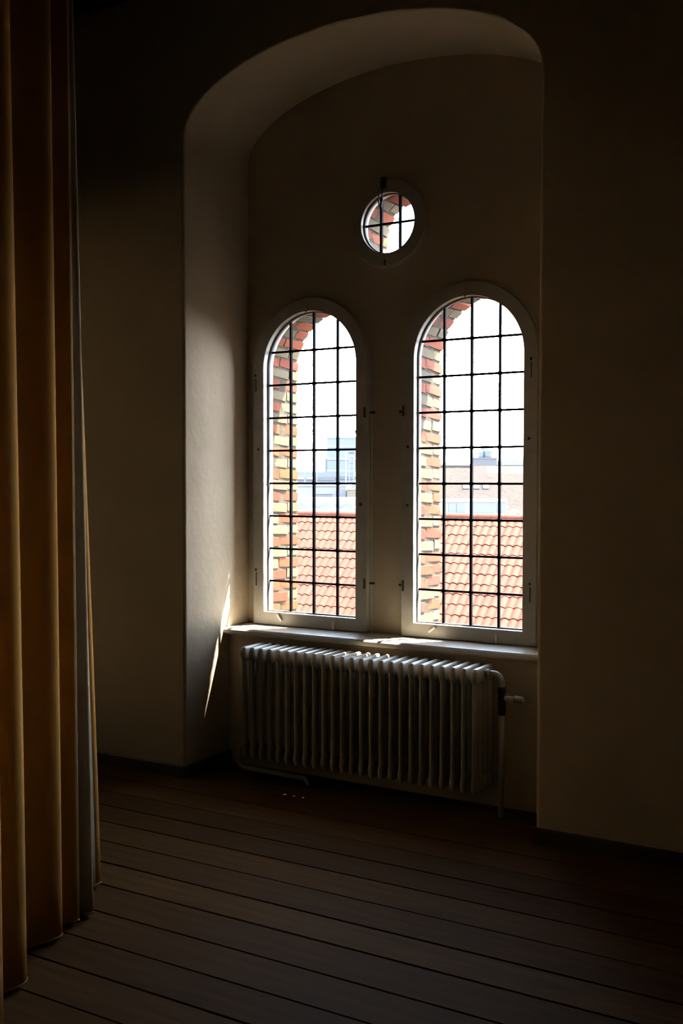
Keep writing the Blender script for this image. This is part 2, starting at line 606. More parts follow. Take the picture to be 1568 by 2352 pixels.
COURSE = 0.0663
for idx, c in enumerate(WIN):
    side = ('left', 'right')[idx]
    # mortar bed behind the bricks, tapering like the opening
    b = MB()
    rings = []
    for yy, off in ((0.07, 0.0), (D_OUT - 0.004, 0.0), (D_OUT - 0.004, 0.06), (0.07, 0.06)):
        rings.append([(x, yy, z) for x, z in arch(c, out_hw(yy) + off, B_Z0 - off, B_SPRING, 40)])
    b.loft(rings, cap=False, closed=True)
    root = b.build('wall_embrasure_' + side, M['mortar'])
    struct('wall_embrasure_' + side, root, 'brick lined embrasure of alternating red and yellow courses outside the round-headed window ' + ('beside the lit plaster jamb' if idx == 0 else 'farther from the lit plaster jamb'))
    nj = int((B_SPRING - B_Z0) / COURSE)
    off = 0.02
    for sgn in (-1, 1):
        courses(root, lambda k, ym: ((c + sgn * out_hw(ym), B_Z0 + off + (k + 0.5) * COURSE), (0, 1), (-sgn, 0)), nj, COURSE, idx)
    z_top = B_Z0 + off + nj * COURSE
    na = 17
    arc_w = (PI * (BASE_HW + 0.03) + 2 * (B_SPRING - z_top)) / na

    def at_arc(k, ym):
        a = PI * (k + 0.5) / na
        hw = out_hw(ym)
        return ((c - hw * math.cos(a), B_SPRING + hw * math.sin(a)), (math.sin(a), math.cos(a)), (math.cos(a), -math.sin(a)))
    courses(root, at_arc, na, arc_w, nj + idx)
    # sloped stone ledge under the window outside
    hw0, hw1 = out_hw(0.075) - 0.003, out_hw(D_OUT) - 0.003
    sb = MB().add([(c - hw0, 0.072, B_Z0 - 0.05), (c + hw0, 0.072, B_Z0 - 0.05), (c + hw1, D_OUT + 0.03, B_Z0 - 0.05), (c - hw1, D_OUT + 0.03, B_Z0 - 0.05),
                   (c - hw0, 0.072, B_Z0 + 0.03), (c + hw0, 0.072, B_Z0 + 0.03), (c + hw1, D_OUT + 0.03, B_Z0 - 0.02), (c - hw1, D_OUT + 0.03, B_Z0 - 0.02)],
                  [(0, 3, 2, 1), (4, 5, 6, 7), (0, 1, 5, 4), (1, 2, 6, 5), (2, 3, 7, 6), (3, 0, 4, 7)])
    sb.build('outer_ledge', M['stone'], root)

b = MB()
rings = []
for yy, off in ((0.07, 0.0), (D_OUT - 0.004, 0.0), (D_OUT - 0.004, 0.06), (0.07, 0.06)):
    rings.append([(x, yy, z) for x, z in circle(ROUND[0], ROUND[1], RBASE + SPL * yy + off, 48)])
b.loft(rings, cap=False, closed=True)
root = b.build('wall_embrasure_round', M['mortar'])
struct('wall_embrasure_round', root, 'brick ring around the small round window opening')
nr = 20


def at_round(k, ym):
    a = 2 * PI * (k + 0.5) / nr + 0.1
    r = RBASE + SPL * ym
    return ((ROUND[0] - r * math.cos(a), ROUND[1] + r * math.sin(a)), (math.sin(a), math.cos(a)), (math.cos(a), -math.sin(a)))


courses(root, at_round, nr, 2 * PI * 0.205 / nr, 1)

# ------------------------------------------------------------------ windows
FR_W = 0.070
FY0, FY1 = -0.045, 0.0
GY = 0.016       # glass plane
COLW, ROWH = 0.1553, 0.1884
ROW0 = 2.348     # topmost glazing bar


def bead(name, outline, r, yy, parent, m):
    b = MB().tube([(x, yy, z) for x, z in outline], r, 6, closed=True)
    return b.build(name, m, parent)


def small_box(name, c, s, m, parent, rot=(0, 0, 0), bv=0.0015):
    b = MB().box(-s[0] / 2, s[0] / 2, -s[1] / 2, s[1] / 2, -s[2] / 2, s[2] / 2)
    o = b.build(name, m, parent)
    o.location = c
    o.rotation_euler = rot
    if bv:
        bevel(o, bv, 2)
    return o


def poly_plate(name, pts, y0, y1, m, parent):
    n = len(pts)
    b = MB().add([(x, y0, z) for x, z in pts] + [(x, y1, z) for x, z in pts],
                 [tuple(range(n)), tuple(range(2 * n - 1, n - 1, -1))] + [(k, (k + 1) % n, n + (k + 1) % n, n + k) for k in range(n)])
    return b.build(name, m, parent)


def arch_z(x, c):
    d = W_R ** 2 - (x - c) ** 2
    return W_SPRING + math.sqrt(max(d, 0.0))


for idx, c in enumerate(WIN):
    root = empty('window_%d' % (idx + 1))
    struct('window_%d' % (idx + 1), root, ('tall round-headed leaded window beside the sunlit plaster jamb', 'tall round-headed leaded window on the shaded side of the niche')[idx])
    fr = obj('frame', slab_mesh('frame', [arch(c, W_R + FR_W, W_Z0 - FR_W, W_SPRING, 40), arch(c, W_R, W_Z0, W_SPRING, 40)], FY0, FY1), M['paint'], root)
    bevel(fr, 0.004, 2)
    # stop moulding against the wall and glazing bead round the glass
    bead('outer_moulding', arch(c, W_R + FR_W + 0.006, W_Z0 - FR_W - 0.004, W_SPRING, 40), 0.008, -0.006, root, M['paint'])
    obj('glazing_bead', slab_mesh('glazing_bead', [arch(c, W_R + 0.012, W_Z0 - 0.012, W_SPRING, 40), arch(c, W_R - 0.005, W_Z0 + 0.005, W_SPRING, 40)], FY1 - 0.004, GY + 0.012), M['bead'], root)
    xs = [c - 1.5 * COLW - 0.0 + COLW * k for k in range(4)]
    vx = [c - COLW, c, c + COLW]
    off = -0.0
    zs = [ROW0 - k * ROWH for k in range(8)]
    # panes
    xe = [c - W_R + 0.002] + vx + [c + W_R - 0.002]
    ze = [W_Z0 + 0.002] + zs[::-1] + [9.0]
    for i in range(4):
        for j in range(len(ze) - 1):
            x0, x1, z0, z1 = xe[i], xe[i + 1], ze[j], ze[j + 1]
            pts = [(x0, z0), (x1, z0)]
            if z1 <= W_SPRING:
                pts += [(x1, z1), (x0, z1)]
            else:
                K = 8
                top = []
                for k in range(K + 1):
                    x = x1 + (x0 - x1) * k / K
                    top.append((x, min(z1, arch_z(x, c) - 0.002)))
                top = [(x, z) for x, z in top if z > z0 + 0.002]
                # find where the arch crosses the lower edge
                if len(top) < K + 1:
                    cut = math.sqrt(max(W_R ** 2 - (z0 - W_SPRING) ** 2, 0)) - 0.003
                    pts = [(max(x0, c - cut), z0), (min(x1, c + cut), z0)]
                pts = pts + top
            poly_plate('pane', pts, GY, GY + 0.003, M['glass'], root)
    # leading
    for x in vx:
        z1 = arch_z(x, c)
        wdt = 0.0055 if x != c else 0.006
        MB().box(x - wdt, x + wdt, GY - 0.006, GY + 0.009, W_Z0, z1 + 0.003).build('glazing_bar', M['lead'], root)
    jb = MB()
    for z in zs:
        h = W_R if z <= W_SPRING else math.sqrt(W_R ** 2 - (z - W_SPRING) ** 2)
        MB().box(c - h - 0.003, c + h + 0.003, GY - 0.005, GY + 0.008, z - 0.0054, z + 0.0054).build('glazing_bar', M['lead'], root)
        for x in vx:
            jr = [(x + q * math.cos(2 * PI * k / 8) , GY + yy, z + q * math.sin(2 * PI * k / 8)) for q, yy in ((0.0115, -0.007), (0.0115, 0.010)) for k in range(8)]
            jb.loft([jr[:8], jr[8:]])
    so = jb.build('solder_joints', M['lead'], root)
    so['kind'] = 'stuff'
    # ironwork on the frame
    fx0, fx1 = c - W_R - FR_W, c + W_R + FR_W
    hz = (1.98, 1.05) if idx == 0 else (1.98, 1.05)
    hx = fx1 - 0.012 if idx == 0 else fx0 + 0.012
    for z in hz:
        h = MB().tube([(hx, FY0 - 0.006, z - 0.028), (hx, FY0 - 0.006, z + 0.028)], 0.006, 8).build('hinge', M['iron'], root)
        s = 1 if idx == 0 else -1
        small_box('hinge_leaf', (s * 0.022 + hx, -0.012, z), (0.045, 0.004, 0.012), M['iron'], h)
    kx = fx0 + 0.02 if idx == 0 else fx1 - 0.03
    for z in (2.16, 1.04):
        small_box('bolt', (kx, FY0 - 0.002, z), (0.004, 0.006, 0.075), M['iron'], root)
        small_box('bolt_end', (kx, FY0 - 0.006, z + 0.055), (0.007, 0.008, 0.014), M['iron'], root)
    for x, z in ((c - W_R - 0.034, 1.79), (c + W_R + 0.03, 1.48)) if idx == 0 else ((c - W_R - 0.034, 1.79), (c - W_R - 0.036, 1.48), (c + W_R + 0.03, 1.82)):
        MB().tube([(x, FY0 - 0.003, z), (x, FY0 + 0.004, z)], 0.007, 10).build('screw', M['iron'], root)
    # little stay pegs on the bottom rail and the peg at the top
    small_box('stay_peg', (c - 0.19, FY0 - 0.008, W_Z0 - 0.026), (0.012, 0.012, 0.045), M['peg'], root, (0, -0.7 if idx == 0 else 0.9, 0))
    small_box('stay_peg', (c + 0.17, FY0 - 0.008, W_Z0 - 0.045), (0.011, 0.012, 0.045), M['peg'], root)
    small_box('stay_peg', (c - 0.012, FY0 - 0.004, arch_z(c, c) + 0.015), (0.008, 0.010, 0.05), M['brass'], root)
    if idx == 0:
        small_box('stay_peg', (c + W_R + 0.012, FY0 - 0.008, 1.865), (0.011, 0.012, 0.04), M['peg'], root, (0, -0.3, 0))

root = empty('window_3')
struct('window_3', root, 'small round leaded window high in the niche wall')
cx, cz, cr = ROUND
fr = obj('frame', slab_mesh('frame', [circle(cx, cz, cr + 0.066, 56), circle(cx, cz, cr, 56)], -0.03, 0.0), M['paint'], root)
bevel(fr, 0.004, 2)
bead('outer_moulding', circle(cx, cz, cr + 0.07, 48), 0.007, -0.004, root, M['paint'])
obj('glazing_bead', slab_mesh('glazing_bead', [circle(cx, cz, cr + 0.012, 56), circle(cx, cz, cr - 0.004, 56)], -0.004, GY + 0.012), M['bead'], root)
vx = [cx - 0.0595, cx + 0.0555]
bz = cz + 0.006
for x in vx:
    h = math.sqrt(cr ** 2 - (x - cx) ** 2)
    MB().box(x - 0.0062, x + 0.0062, GY - 0.006, GY + 0.009, cz - h - 0.002, cz + h + 0.002).build('glazing_bar', M['lead'], root)
MB().box(cx - cr - 0.001, cx + cr + 0.001, GY - 0.005, GY + 0.008, bz - 0.0052, bz + 0.0052).build('glazing_bar', M['lead'], root)
xe = [cx - cr + 0.002] + vx + [cx + cr - 0.002]
for i in range(3):
    for up in (0, 1):
        K = 12
        edge = []
        for k in range(K + 1):
            x = xe[i] + (xe[i + 1] - xe[i]) * k / K
            hh = math.sqrt(max((cr - 0.001) ** 2 - (x - cx) ** 2, 0.0))
            edge.append((x, cz + hh if up else cz - hh))
        if up:
            pts = [(xe[i], bz), (xe[i + 1], bz)] + [e for e in edge[::-1] if e[1] > bz]
        else:
            pts = [(xe[i + 1], bz), (xe[i], bz)] + [e for e in edge if e[1] < bz]
        poly_plate('pane', pts, GY, GY + 0.003, M['glass'], root)
la = small_box('latch', (cx - 0.02, -0.036, cz + cr + 0.05), (0.03, 0.014, 0.06), M['iron'], root)
lp = [(0.002, -0.012, 0.02), (0.004, -0.02, -0.02), (0.003, -0.02, -0.10), (-0.004, -0.02, -0.135), (-0.014, -0.02, -0.13), (-0.018, -0.02, -0.10), (-0.016, -0.02, -0.04)]
MB().tube(lp, 0.0035, 8).build('latch_hook', M['iron'], la)
small_box('pin', (cx - 0.012, -0.034, cz - cr - 0.05), (0.006, 0.01, 0.03), M['iron'], root)

root = empty('window_4')
struct('window_4', root, 'narrow amber-glazed loophole window in the side wall beyond the curtain')
MB().box(-HL - 0.12, -HL - 0.117, SLY - SLW / 2 + 0.002, SLY + SLW / 2 - 0.002, SLZ0 + 0.002, SLZ1 - 0.002).build('pane', M['amber_glass'], root)
for z in [SLZ0 + 0.5 * q for q in range(1, 5)]:
    MB().box(-HL - 0.125, -HL - 0.11, SLY - SLW / 2, SLY + SLW / 2, z - 0.005, z + 0.005).build('glazing_bar', M['lead'], root)

# ------------------------------------------------------------------ radiator
RY0, RY1 = -0.452, -0.232
RZ0, RZ1 = 0.115, 0.716
N_SEC, PITCH_R = 25, 0.0558
RX0 = -0.688
rad = empty('radiator', (RX0 + PITCH_R * (N_SEC - 1) / 2, (RY0 + RY1) / 2, 0.0))
tag(rad, 'cream enamelled cast-iron column radiator standing under the window sill', 'radiator')
ROX, ROY = rad.location.x, rad.location.y


def section_mesh():
    b = MB()
    hw = 0.0132
    y0, y1 = RY0 - ROY, RY1 - ROY
    ncol = 4
    cw = 0.0225
    ycs = [y0 + cw + (y1 - y0 - 2 * cw) * k / (ncol - 1) for k in range(ncol)]
    n = 12
    for yc in ycs:
        rings = []
        for z in (RZ0 + 0.04, RZ0 + 0.08, RZ1 - 0.09, RZ1 - 0.045):
            rings.append([(hw * 0.88 * math.cos(2 * PI * k / n), yc + cw * math.sin(2 * PI * k / n), z) for k in range(n)])
        b.loft(rings)
    for zc, sg in ((RZ1 - 0.042, 1), (RZ0 + 0.042, -1)):
        # header: a rounded bar along the depth, tapering down in webs between columns
        rings = []
        K = 22
        for k in range(K + 1):
            t = k / K
            yy = y0 + (y1 - y0) * t
            e = min(t, 1 - t) * (y1 - y0)
            s = 1.0 if e > 0.015 else math.sqrt(max(1 - ((0.015 - e) / 0.015) ** 2, 0.05))
            web = min(abs(yy - q) for q in ycs) / ((ycs[1] - ycs[0]) / 2)
            lo = 0.044 - 0.012 * min(web, 1)
            prof = []
            for q in range(12):
                a = 2 * PI * q / 12
                xx = math.copysign(abs(math.cos(a)) ** 0.6, math.cos(a)) * hw * (0.75 + 0.25 * s) * (1.28 if sg > 0 else 0.9)
                zz = math.copysign(abs(math.sin(a)) ** 0.7, math.sin(a))
                zz = zz * (0.042 if zz * sg > 0 else lo) * (0.35 + 0.65 * s)
                prof.append((xx, yy, zc + zz))
            rings.append(prof)
        b.loft(rings)
    return b.mesh('section')


sm = section_mesh()
sm.materials.append(M['radiator'])
for p in sm.polygons:
    p.use_smooth = True
for k in range(N_SEC):
    o = bpy.data.objects.new('section', sm)
    COL.objects.link(o)
    o.parent = rad
    o.location = (RX0 + PITCH_R * k - ROX, 0, 0)


def rad_tube(name, pts, r, m, parent=rad, n=14):
    b = MB().tube([(x - ROX, y - ROY, z) for x, y, z in pts], r, n)
    return b.build(name, m, parent, True)


RXE = RX0 + PITCH_R * (N_SEC - 1)
yc = (RY0 + RY1) / 2
for z in (RZ1 - 0.046, RZ0 + 0.046):
    rad_tube('connector', [(RX0 - 0.018, yc, z), (RXE + 0.018, yc, z)], 0.019, M['radiator'])


def bend(pts, r=0.04, n=6):
    """polyline with rounded corners"""
    pts = [Vector(p) for p in pts]
    out = [pts[0]]
    for a, b_, c_ in zip(pts, pts[1:], pts[2:]):
        d0, d1 = (a - b_), (c_ - b_)
        q = min(r, d0.length * 0.49, d1.length * 0.49)
        p0, p1 = b_ + d0.normalized() * q, b_ + d1.normalized() * q
        for k in range(n + 1):
            t = k / n
            out.append(p0 * (1 - t) ** 2 + b_ * 2 * t * (1 - t) + p1 * t * t)
    out.append(pts[-1])
    return [tuple(p) for p in out]


PX = 0.752
rad_tube('supply_pipe', bend([(RXE + 0.01, yc, RZ1 - 0.03), (PX, yc, RZ1 - 0.03), (PX, yc, 0.56)], 0.075, 10), 0.014, M['radiator'])
rad_tube('supply_pipe', [(PX, yc, 0.50), (PX, yc, -0.002)], 0.013, M['radiator'])
vb = rad_tube('valve', [(PX, yc, 0.625), (PX, yc, 0.605), (PX, yc, 0.60), (PX, yc, 0.50), (PX, yc, 0.49)], [0.017, 0.024, 0.02, 0.02, 0.017], M['iron'], n=8)
rad_tube('valve_stem', [(PX + 0.012, yc, 0.572), (PX + 0.055, yc, 0.572)], 0.013, M['radiator'], vb)
rad_tube('valve_knob', [(PX + 0.062, yc, 0.572), (PX + 0.066, yc, 0.572), (PX + 0.105, yc, 0.572), (PX + 0.109, yc, 0.572)], [0.014, 0.018, 0.0165, 0.012], M['radiator'], vb, 16)
rad_tube('union_nut', [(RXE + 0.022, yc, RZ1 - 0.03), (RXE + 0.042, yc, RZ1 - 0.03)], 0.021, M['radiator'], n=6)
rad_tube('return_pipe', bend([(RX0 - 0.01, yc, RZ0 + 0.046), (-0.785, yc, RZ0 + 0.046), (-0.80, yc - 0.005, 0.03), (-0.345, yc - 0.02, 0.03), (-0.33, yc - 0.02, -0.002)], 0.05), 0.0125, M['radiator'])
for x in (RX0 + 4.5 * PITCH_R, RX0 + 19.5 * PITCH_R):
    small = MB().box(x - ROX - 0.008, x - ROX + 0.008, RY0 + 0.03 - ROY, -0.196 - ROY, RZ0 + 0.012, RZ0 + 0.03)
    small.build('wall_bracket', M['radiator'], rad)

# ------------------------------------------------------------------ curtain
crest_b = [(-0.291, -1.962), (-0.118, -2.182), (-0.108, -2.268), (-0.068, -2.392), (0.082, -2.690), (0.245, -2.93), (0.42, -3.18), (0.6, -3.44)]
TOPX = [(-0.165, -0.02), (-0.085, -0.01), (-0.03, 0.0), (-0.03, -0.01), (-0.065, 0.0), (-0.05, 0), (-0.04, 0), (-0.03, 0)]
run = Vector((0.37, -0.73)).normalized()
nrm = Vector((run.y, -run.x))     # points to the hidden side of the curtain
valley = [0.085, 0.05, 0.075, 0.11, 0.10, 0.11, 0.11]


def catmull(pts, n=8):
    out = []
    P = [pts[0]] + pts + [pts[-1]]
    for i in range(1, len(P) - 2):
        p0, p1, p2, p3 = P[i - 1], P[i], P[i + 1], P[i + 2]
        for k in range(n):
            t = k / n
            out.append(tuple(0.5 * ((2 * b_) + (-a + c_) * t + (2 * a - 5 * b_ + 4 * c_ - d) * t * t + (-a + 3 * b_ - 3 * c_ + d) * t ** 3) for a, b_, c_, d in zip(p0, p1, p2, p3)))
    out.append(pts[-1])
    return out


def curtain_line(h):
    """plan of the cloth at height fraction h (0 hem, 1 top)"""
    pts = []
    for i, (p, d) in enumerate(zip(crest_b, TOPX)):
        s = h ** 1.15
        q = Vector((p[0] + d[0] * s, p[1] + d[1] * s))
        if i:
            m0 = (prevq + q) / 2 + nrm * valley[i - 1] * (1 - 0.25 * h)
            pts.append((m0.x - run.x * 0.012, m0.y - run.y * 0.012))
        pts.append((q.x, q.y))
        prevq = q
    # turned-back leading edge
    e = Vector(pts[0])
    pts.insert(0, (e.x + nrm.x * 0.05 + 0.01, e.y + nrm.y * 0.05 + 0.01))
    return catmull(pts, 8)


CZ0, CZ1 = 0.012, 4.06
NH = 24
rows = []
for k in range(NH + 1):
    h = k / NH
    rows.append([(x, y, CZ0 + (CZ1 - CZ0) * h) for x, y in curtain_line(h)])
w = len(rows[0])
SPLIT = 8 * 5            # the leading folds take the paler cloth colour


def cloth_strip(name, j0, j1, m, parent):
    b = MB()
    ww = j1 - j0 + 1
    b.v = [p for r in rows for p in r[j0:j1 + 1]]
    b.f = [(i * ww + j, i * ww + j + 1, (i + 1) * ww + j + 1, (i + 1) * ww + j) for i in range(NH) for j in range(ww - 1)]
    o = b.build(name, m, parent, True)
    sol = o.modifiers.new('thickness', 'SOLIDIFY')
    sol.thickness = 0.0015
    return o


cur = empty('curtain')
tag(cur, 'long ochre curtain with a pale leading edge hanging in deep folds to the plank floor', 'curtain')
cloth_strip('main_cloth', SPLIT, w - 1, M['cloth'], cur)
cloth_strip('edge_band', 0, 10, M['cloth'], cur)
pale_folds = cloth_strip('leading_edge', 10, SPLIT, M['pale_cloth'], cur)
tag(pale_folds, 'pale grey leading folds of the curtain')
hem = [(x, y, CZ0 + 0.004) for x, y in curtain_line(0.0)]
MB().tube(hem, 0.0045, 6).build('hem', M['cloth'], cur, True)
rail_pts = [(x, y) for x, y in ((-0.5, -1.9), (0.03, -2.75), (0.62, -3.60))]
rail = MB().tube([(x - 0.02, y, 4.085) for x, y in rail_pts], 0.016, 10).build('curtain_rail', M['iron'], None, True)
tag(rail, 'dark iron rail under the ceiling carrying the ochre curtain', 'curtain rail')
for x, y in ((-0.4, -2.06), (0.55, -3.5)):
    MB().tube([(x - 0.02, y, 4.085), (x - 0.02, y, HZ)], 0.008, 8).build('hanger', M['iron'], rail)


# ------------------------------------------------------------------ outside: helpers in plan coordinates of the town
def town(lat, dep, z):
    """a point lat metres to the right and dep metres ahead of the hall's viewpoint, at height z"""
    p = Vector((CAM.x, CAM.y, 0)) + RIGHT * lat + FWD * dep
    return Vector((p.x, p.y, z))


def px(x, y, dep):
    """where the sight line of a photograph pixel stands at distance dep"""
    v = Vector(((x - 784) / F_PX, (1176 - y) / F_PX, -1.0))
    d = cam.matrix_world.to_3x3() @ v
    s = dep / Vector((d.x, d.y, 0)).dot(FWD)
    return CAM + d * s


o = MB().box(-400, 400, -400, 700, -16.2, -16.0).build('ground', M['street'])
struct('ground', o, 'street level of the town far below the windows')

# ------------------------------------------------------------------ neighbouring pantile roof
ALPHA = math.radians(30)
ridge_p = px(1100, 1186, 27.0)
rdir = (RIGHT * math.cos(ALPHA) - FWD * math.sin(ALPHA)).normalized()       # along the ridge, to the right
sdir_h = (-RIGHT * math.sin(ALPHA) - FWD * math.cos(ALPHA)).normalized()    # downhill, towards us
SLOPE = math.radians(40)
sdir = (sdir_h * math.cos(SLOPE) + Vector((0, 0, -1)) * math.sin(SLOPE)).normalized()
rnorm = rdir.cross(sdir).normalized()
if rnorm.z < 0:
    rnorm = -rnorm
roof = empty('tiled_roof_house', ridge_p + Vector((0, 0, -ridge_p.z - 16.0)))
tag(roof, 'neighbouring house with an orange clay pantile roof below the windows', 'house')
RB = roof.location.copy()
L0, L1 = -16.0, 10.0
SL = 8.0
e0, e1 = ridge_p + rdir * L0, ridge_p + rdir * L1


def rel(p):
    return tuple(Vector(p) - RB)


under = rnorm * -0.07
bk = (-sdir_h * math.cos(SLOPE) + Vector((0, 0, -1)) * math.sin(SLOPE)).normalized()
pts = []
for e in (e0, e1):
    a = e + under
    pts += [rel(a + sdir * SL), rel(a), rel(a + bk * SL)]
MB().add(pts, [(0, 1, 4, 3), (1, 2, 5, 4), (0, 3, 5, 2), (0, 2, 1), (3, 4, 5)]).build('roof_deck', M['rooftop'], roof)
wl = MB()
q = []
for e in (e0 + rdir * 0.3, e1 - rdir * 0.3):
    for d in (sdir, bk):
        p = e + d * (SL - 0.5) + under * 3
        q += [rel(p), rel((p.x, p.y, -16.0))]
wl.add(q, [(0, 1, 3, 2), (4, 5, 7, 6), (0, 1, 5, 4), (2, 3, 7, 6), (0, 2, 6, 4)])
wl.build('wall', M['far_cream'], roof)

TW, TL = 0.205, 0.345


def tile_verts(lift0=0.0):
    """S-shaped pantile: local x across, y downhill, z out; exposed length TL"""
    n = 10
    top = []
    for row, (yy, z0) in enumerate(((-0.05, 0.0), (TL * 0.5, 0.009), (TL + 0.004, 0.018))):
        r = []
        for k in range(n + 1):
            t = k / n
            z = 0.022 * (1 - 2 * abs(math.sin(PI * (t - 0.42))) ** 2.6)
            r.append((TW * (t - 0.5) * 1.06, yy, z + z0 + lift0))
        top.append(r)
    return top, n


def tile_mesh():
    rows_, n = tile_verts()
    b = MB()
    v = [p for r in rows_ for p in r]
    f = []
    for i in range(2):
        for k in range(n):
            f.append((i * (n + 1) + k, i * (n + 1) + k + 1, (i + 1) * (n + 1) + k + 1, (i + 1) * (n + 1) + k))
    base = len(v)
    v += rows_[2] + [(x, y, z - 0.013) for x, y, z in rows_[2]]      # the lower lip, with an edge of its own
    for k in range(n):
        f.append((base + k, base + k + 1, base + n + 1 + k + 1, base + n + 1 + k))
    b.add(v, f)
    return b.mesh('pantile')


TILE = tile_mesh()
TILE.materials.append(M['tile'])
for p in TILE.polygons:
    p.use_smooth = True
frame_m = Matrix.Identity(4)
xax = rdir if rdir.cross(sdir).z > 0 else -rdir
zax = rnorm
yax = sdir
for i in range(3):
    frame_m[i][0], frame_m[i][1], frame_m[i][2] = xax[i], yax[i], zax[i]
rot_m = frame_m.to_3x3()
rot_e = rot_m.to_euler()
cam_inv = cam.matrix_world.inverted()


def project(p):
    v = cam_inv @ Vector(p)
    return 784 + F_PX * v.x / -v.z, 1176 - F_PX * v.y / -v.z


def in_window(x, y):
    return 1168 < y < 1450 and (672 < x < 832 or 1008 < x < 1216)


singles, rest = [], []
nrows = int(SL / TL)
ncols = int((L1 - L0) / TW)
for i in range(nrows):
    for j in range(ncols):
        s = 0.03 + i * TL
        l = L0 + (j + 0.5) * TW
        p = ridge_p + rdir * l + sdir * (s) + rnorm * random.uniform(-0.004, 0.004)
        spin = random.uniform(-0.018, 0.018)
        x, y = project(p + sdir * TL / 2)
        (singles if in_window(x, y) and len(singles) < 300 else rest).append((p, spin))
for p, spin in singles:
    o = bpy.data.objects.new('pantile', TILE)
    COL.objects.link(o)
    o.parent = roof
    o.location = p - RB
    o.rotation_euler = (rot_m @ Matrix.Rotation(spin, 3, 'Z')).to_euler()
b = MB()
tv = [Vector(v.co) for v in TILE.vertices]
tf = [tuple(p.vertices) for p in TILE.polygons]
for p, spin in rest:
    mm = rot_m @ Matrix.Rotation(spin, 3, 'Z')
    b.add([mm @ v + p - RB for v in tv], tf)
o = b.build('pantiles', M['tile'], roof, True)
o['kind'] = 'stuff'
# ridge caps
rc = MB()
n = 10
rings = []
for xx, r in ((-0.02, 0.125), (0.06, 0.118), (0.42, 0.108)):
    rings.append([(xx, r * math.cos(PI * k / (n - 1) * 1.1 - 0.05 * PI), r * math.sin(PI * k / (n - 1) * 1.1 - 0.05 * PI)) for k in range(n)])
v = [p for r in rings for p in r]
f = [(i * n + k, i * n + k + 1, (i + 1) * n + k + 1, (i + 1) * n + k) for i in range(2) for k in range(n - 1)]
rc.add(v, f)
rcm = rc.mesh('ridge_tile')
rcm.materials.append(M['tile'])
for p in rcm.polygons:
    p.use_smooth = True
zr = math.atan2(rdir.y, rdir.x)
k = 0
l = L0
while l < L1 - 0.4:
    o = bpy.data.objects.new('ridge_tile', rcm)
    COL.objects.link(o)
    o.parent = roof
    o.location = ridge_p + rdir * l + Vector((0, 0, -0.045 + random.uniform(-0.006, 0.006))) - RB
    o.rotation_euler = (0, 0, zr + random.uniform(-0.01, 0.01))
    l += 0.40


# ------------------------------------------------------------------ the town behind
class House:
    """a thing whose parts are laid out in its own frame: u to the right, v away from us, z up"""

    def __init__(self, name, label, cat, x, y, dep, turn=0.0, group=None):
        p = px(x, y, dep)
        self.o = Vector((p.x, p.y, -16.0))
        self.dep = dep
        self.root = empty(name, self.o, YAW + turn)
        tag(self.root, label, cat, group)
        self.ztop = p.z + 16.0

    def box(self, name, u0, u1, v0, v1, z0, z1, m, parent=None):
        return MB().box(u0, u1, v0, v1, z0, z1).build(name, m, parent or self.root)

    def wedge(self, name, pts, fs, m, parent=None):
        return MB().add(pts, fs).build(name, m, parent or self.root)


S60 = 1.0
# long brown tiled roof behind the ridge, seen through the window on the shaded side
D = 62.0
k = D / F_PX
h = House('long_tiled_house', 'long house with a weathered brown tiled roof beyond the pantile ridge', 'house', 1110, 1070, D, -0.06)
zr = h.ztop
hw, run_ = 7.0, 5.2
ul, ur = -6.5, 16.0
pts = [(ul, 0, zr), (ur, 0, zr), (ul, -run_, zr - 4.4), (ur, -run_, zr - 4.4), (ul, run_, zr - 4.4), (ur, run_, zr - 4.4)]
rf = h.wedge('roof', pts, [(0, 2, 3, 1), (0, 1, 5, 4), (0, 4, 2), (1, 3, 5), (2, 4, 5, 3)], M['far_tiles'])
h.box('wall', ul + 0.3, ur - 0.3, -run_ + 0.4, run_ - 0.4, 0.0, zr - 4.35, M['far_cream'])


def on_slope(hh, name, u, w_, t0, t1, m, th=0.10, parent=None):
    d = Vector((0, -run_, -4.4)).normalized()
    n_ = Vector((0, -4.4, run_)).normalized()
    a = Vector((u, 0, zr))
    vs = []
    for s in (0.0, th):
        for (du, t) in ((-w_ / 2, t0), (w_ / 2, t0), (w_ / 2, t1), (-w_ / 2, t1)):
            vs.append(a + Vector((du, 0, 0)) + d * t + n_ * (s - 0.02))
    return hh.wedge(name, vs, [(0, 1, 2, 3), (4, 5, 6, 7), (0, 1, 5, 4), (1, 2, 6, 5), (2, 3, 7, 6), (3, 0, 4, 7)], m, parent)


for xx in (1067, 1090, 1111):
    on_slope(h, 'skylight', (xx - 1110) * k, 0.34 if xx > 1070 else 0.38, 1.62, 2.12, M['far_steel'], 0.08)
on_slope(h, 'new_tile_patch', (1145 - 1110) * k, 1.5, 0.05, 0.72, M['far_cream'], 0.03)
on_slope(h, 'new_tile_patch', (1178 - 1110) * k, 1.2, 0.05, 0.75, M['far_cream'], 0.03)
h.box('vent_pipe', (1116 - 1110) * k - 0.05, (1116 - 1110) * k + 0.05, -3.2, -3.1, zr - 2.75, zr - 1.9, M['far_dark'])
on_slope(h, 'ridge_flashing', (1044 - 1110) * k, 2.2, -0.1, 0.08, M['far_slate'], 0.12)

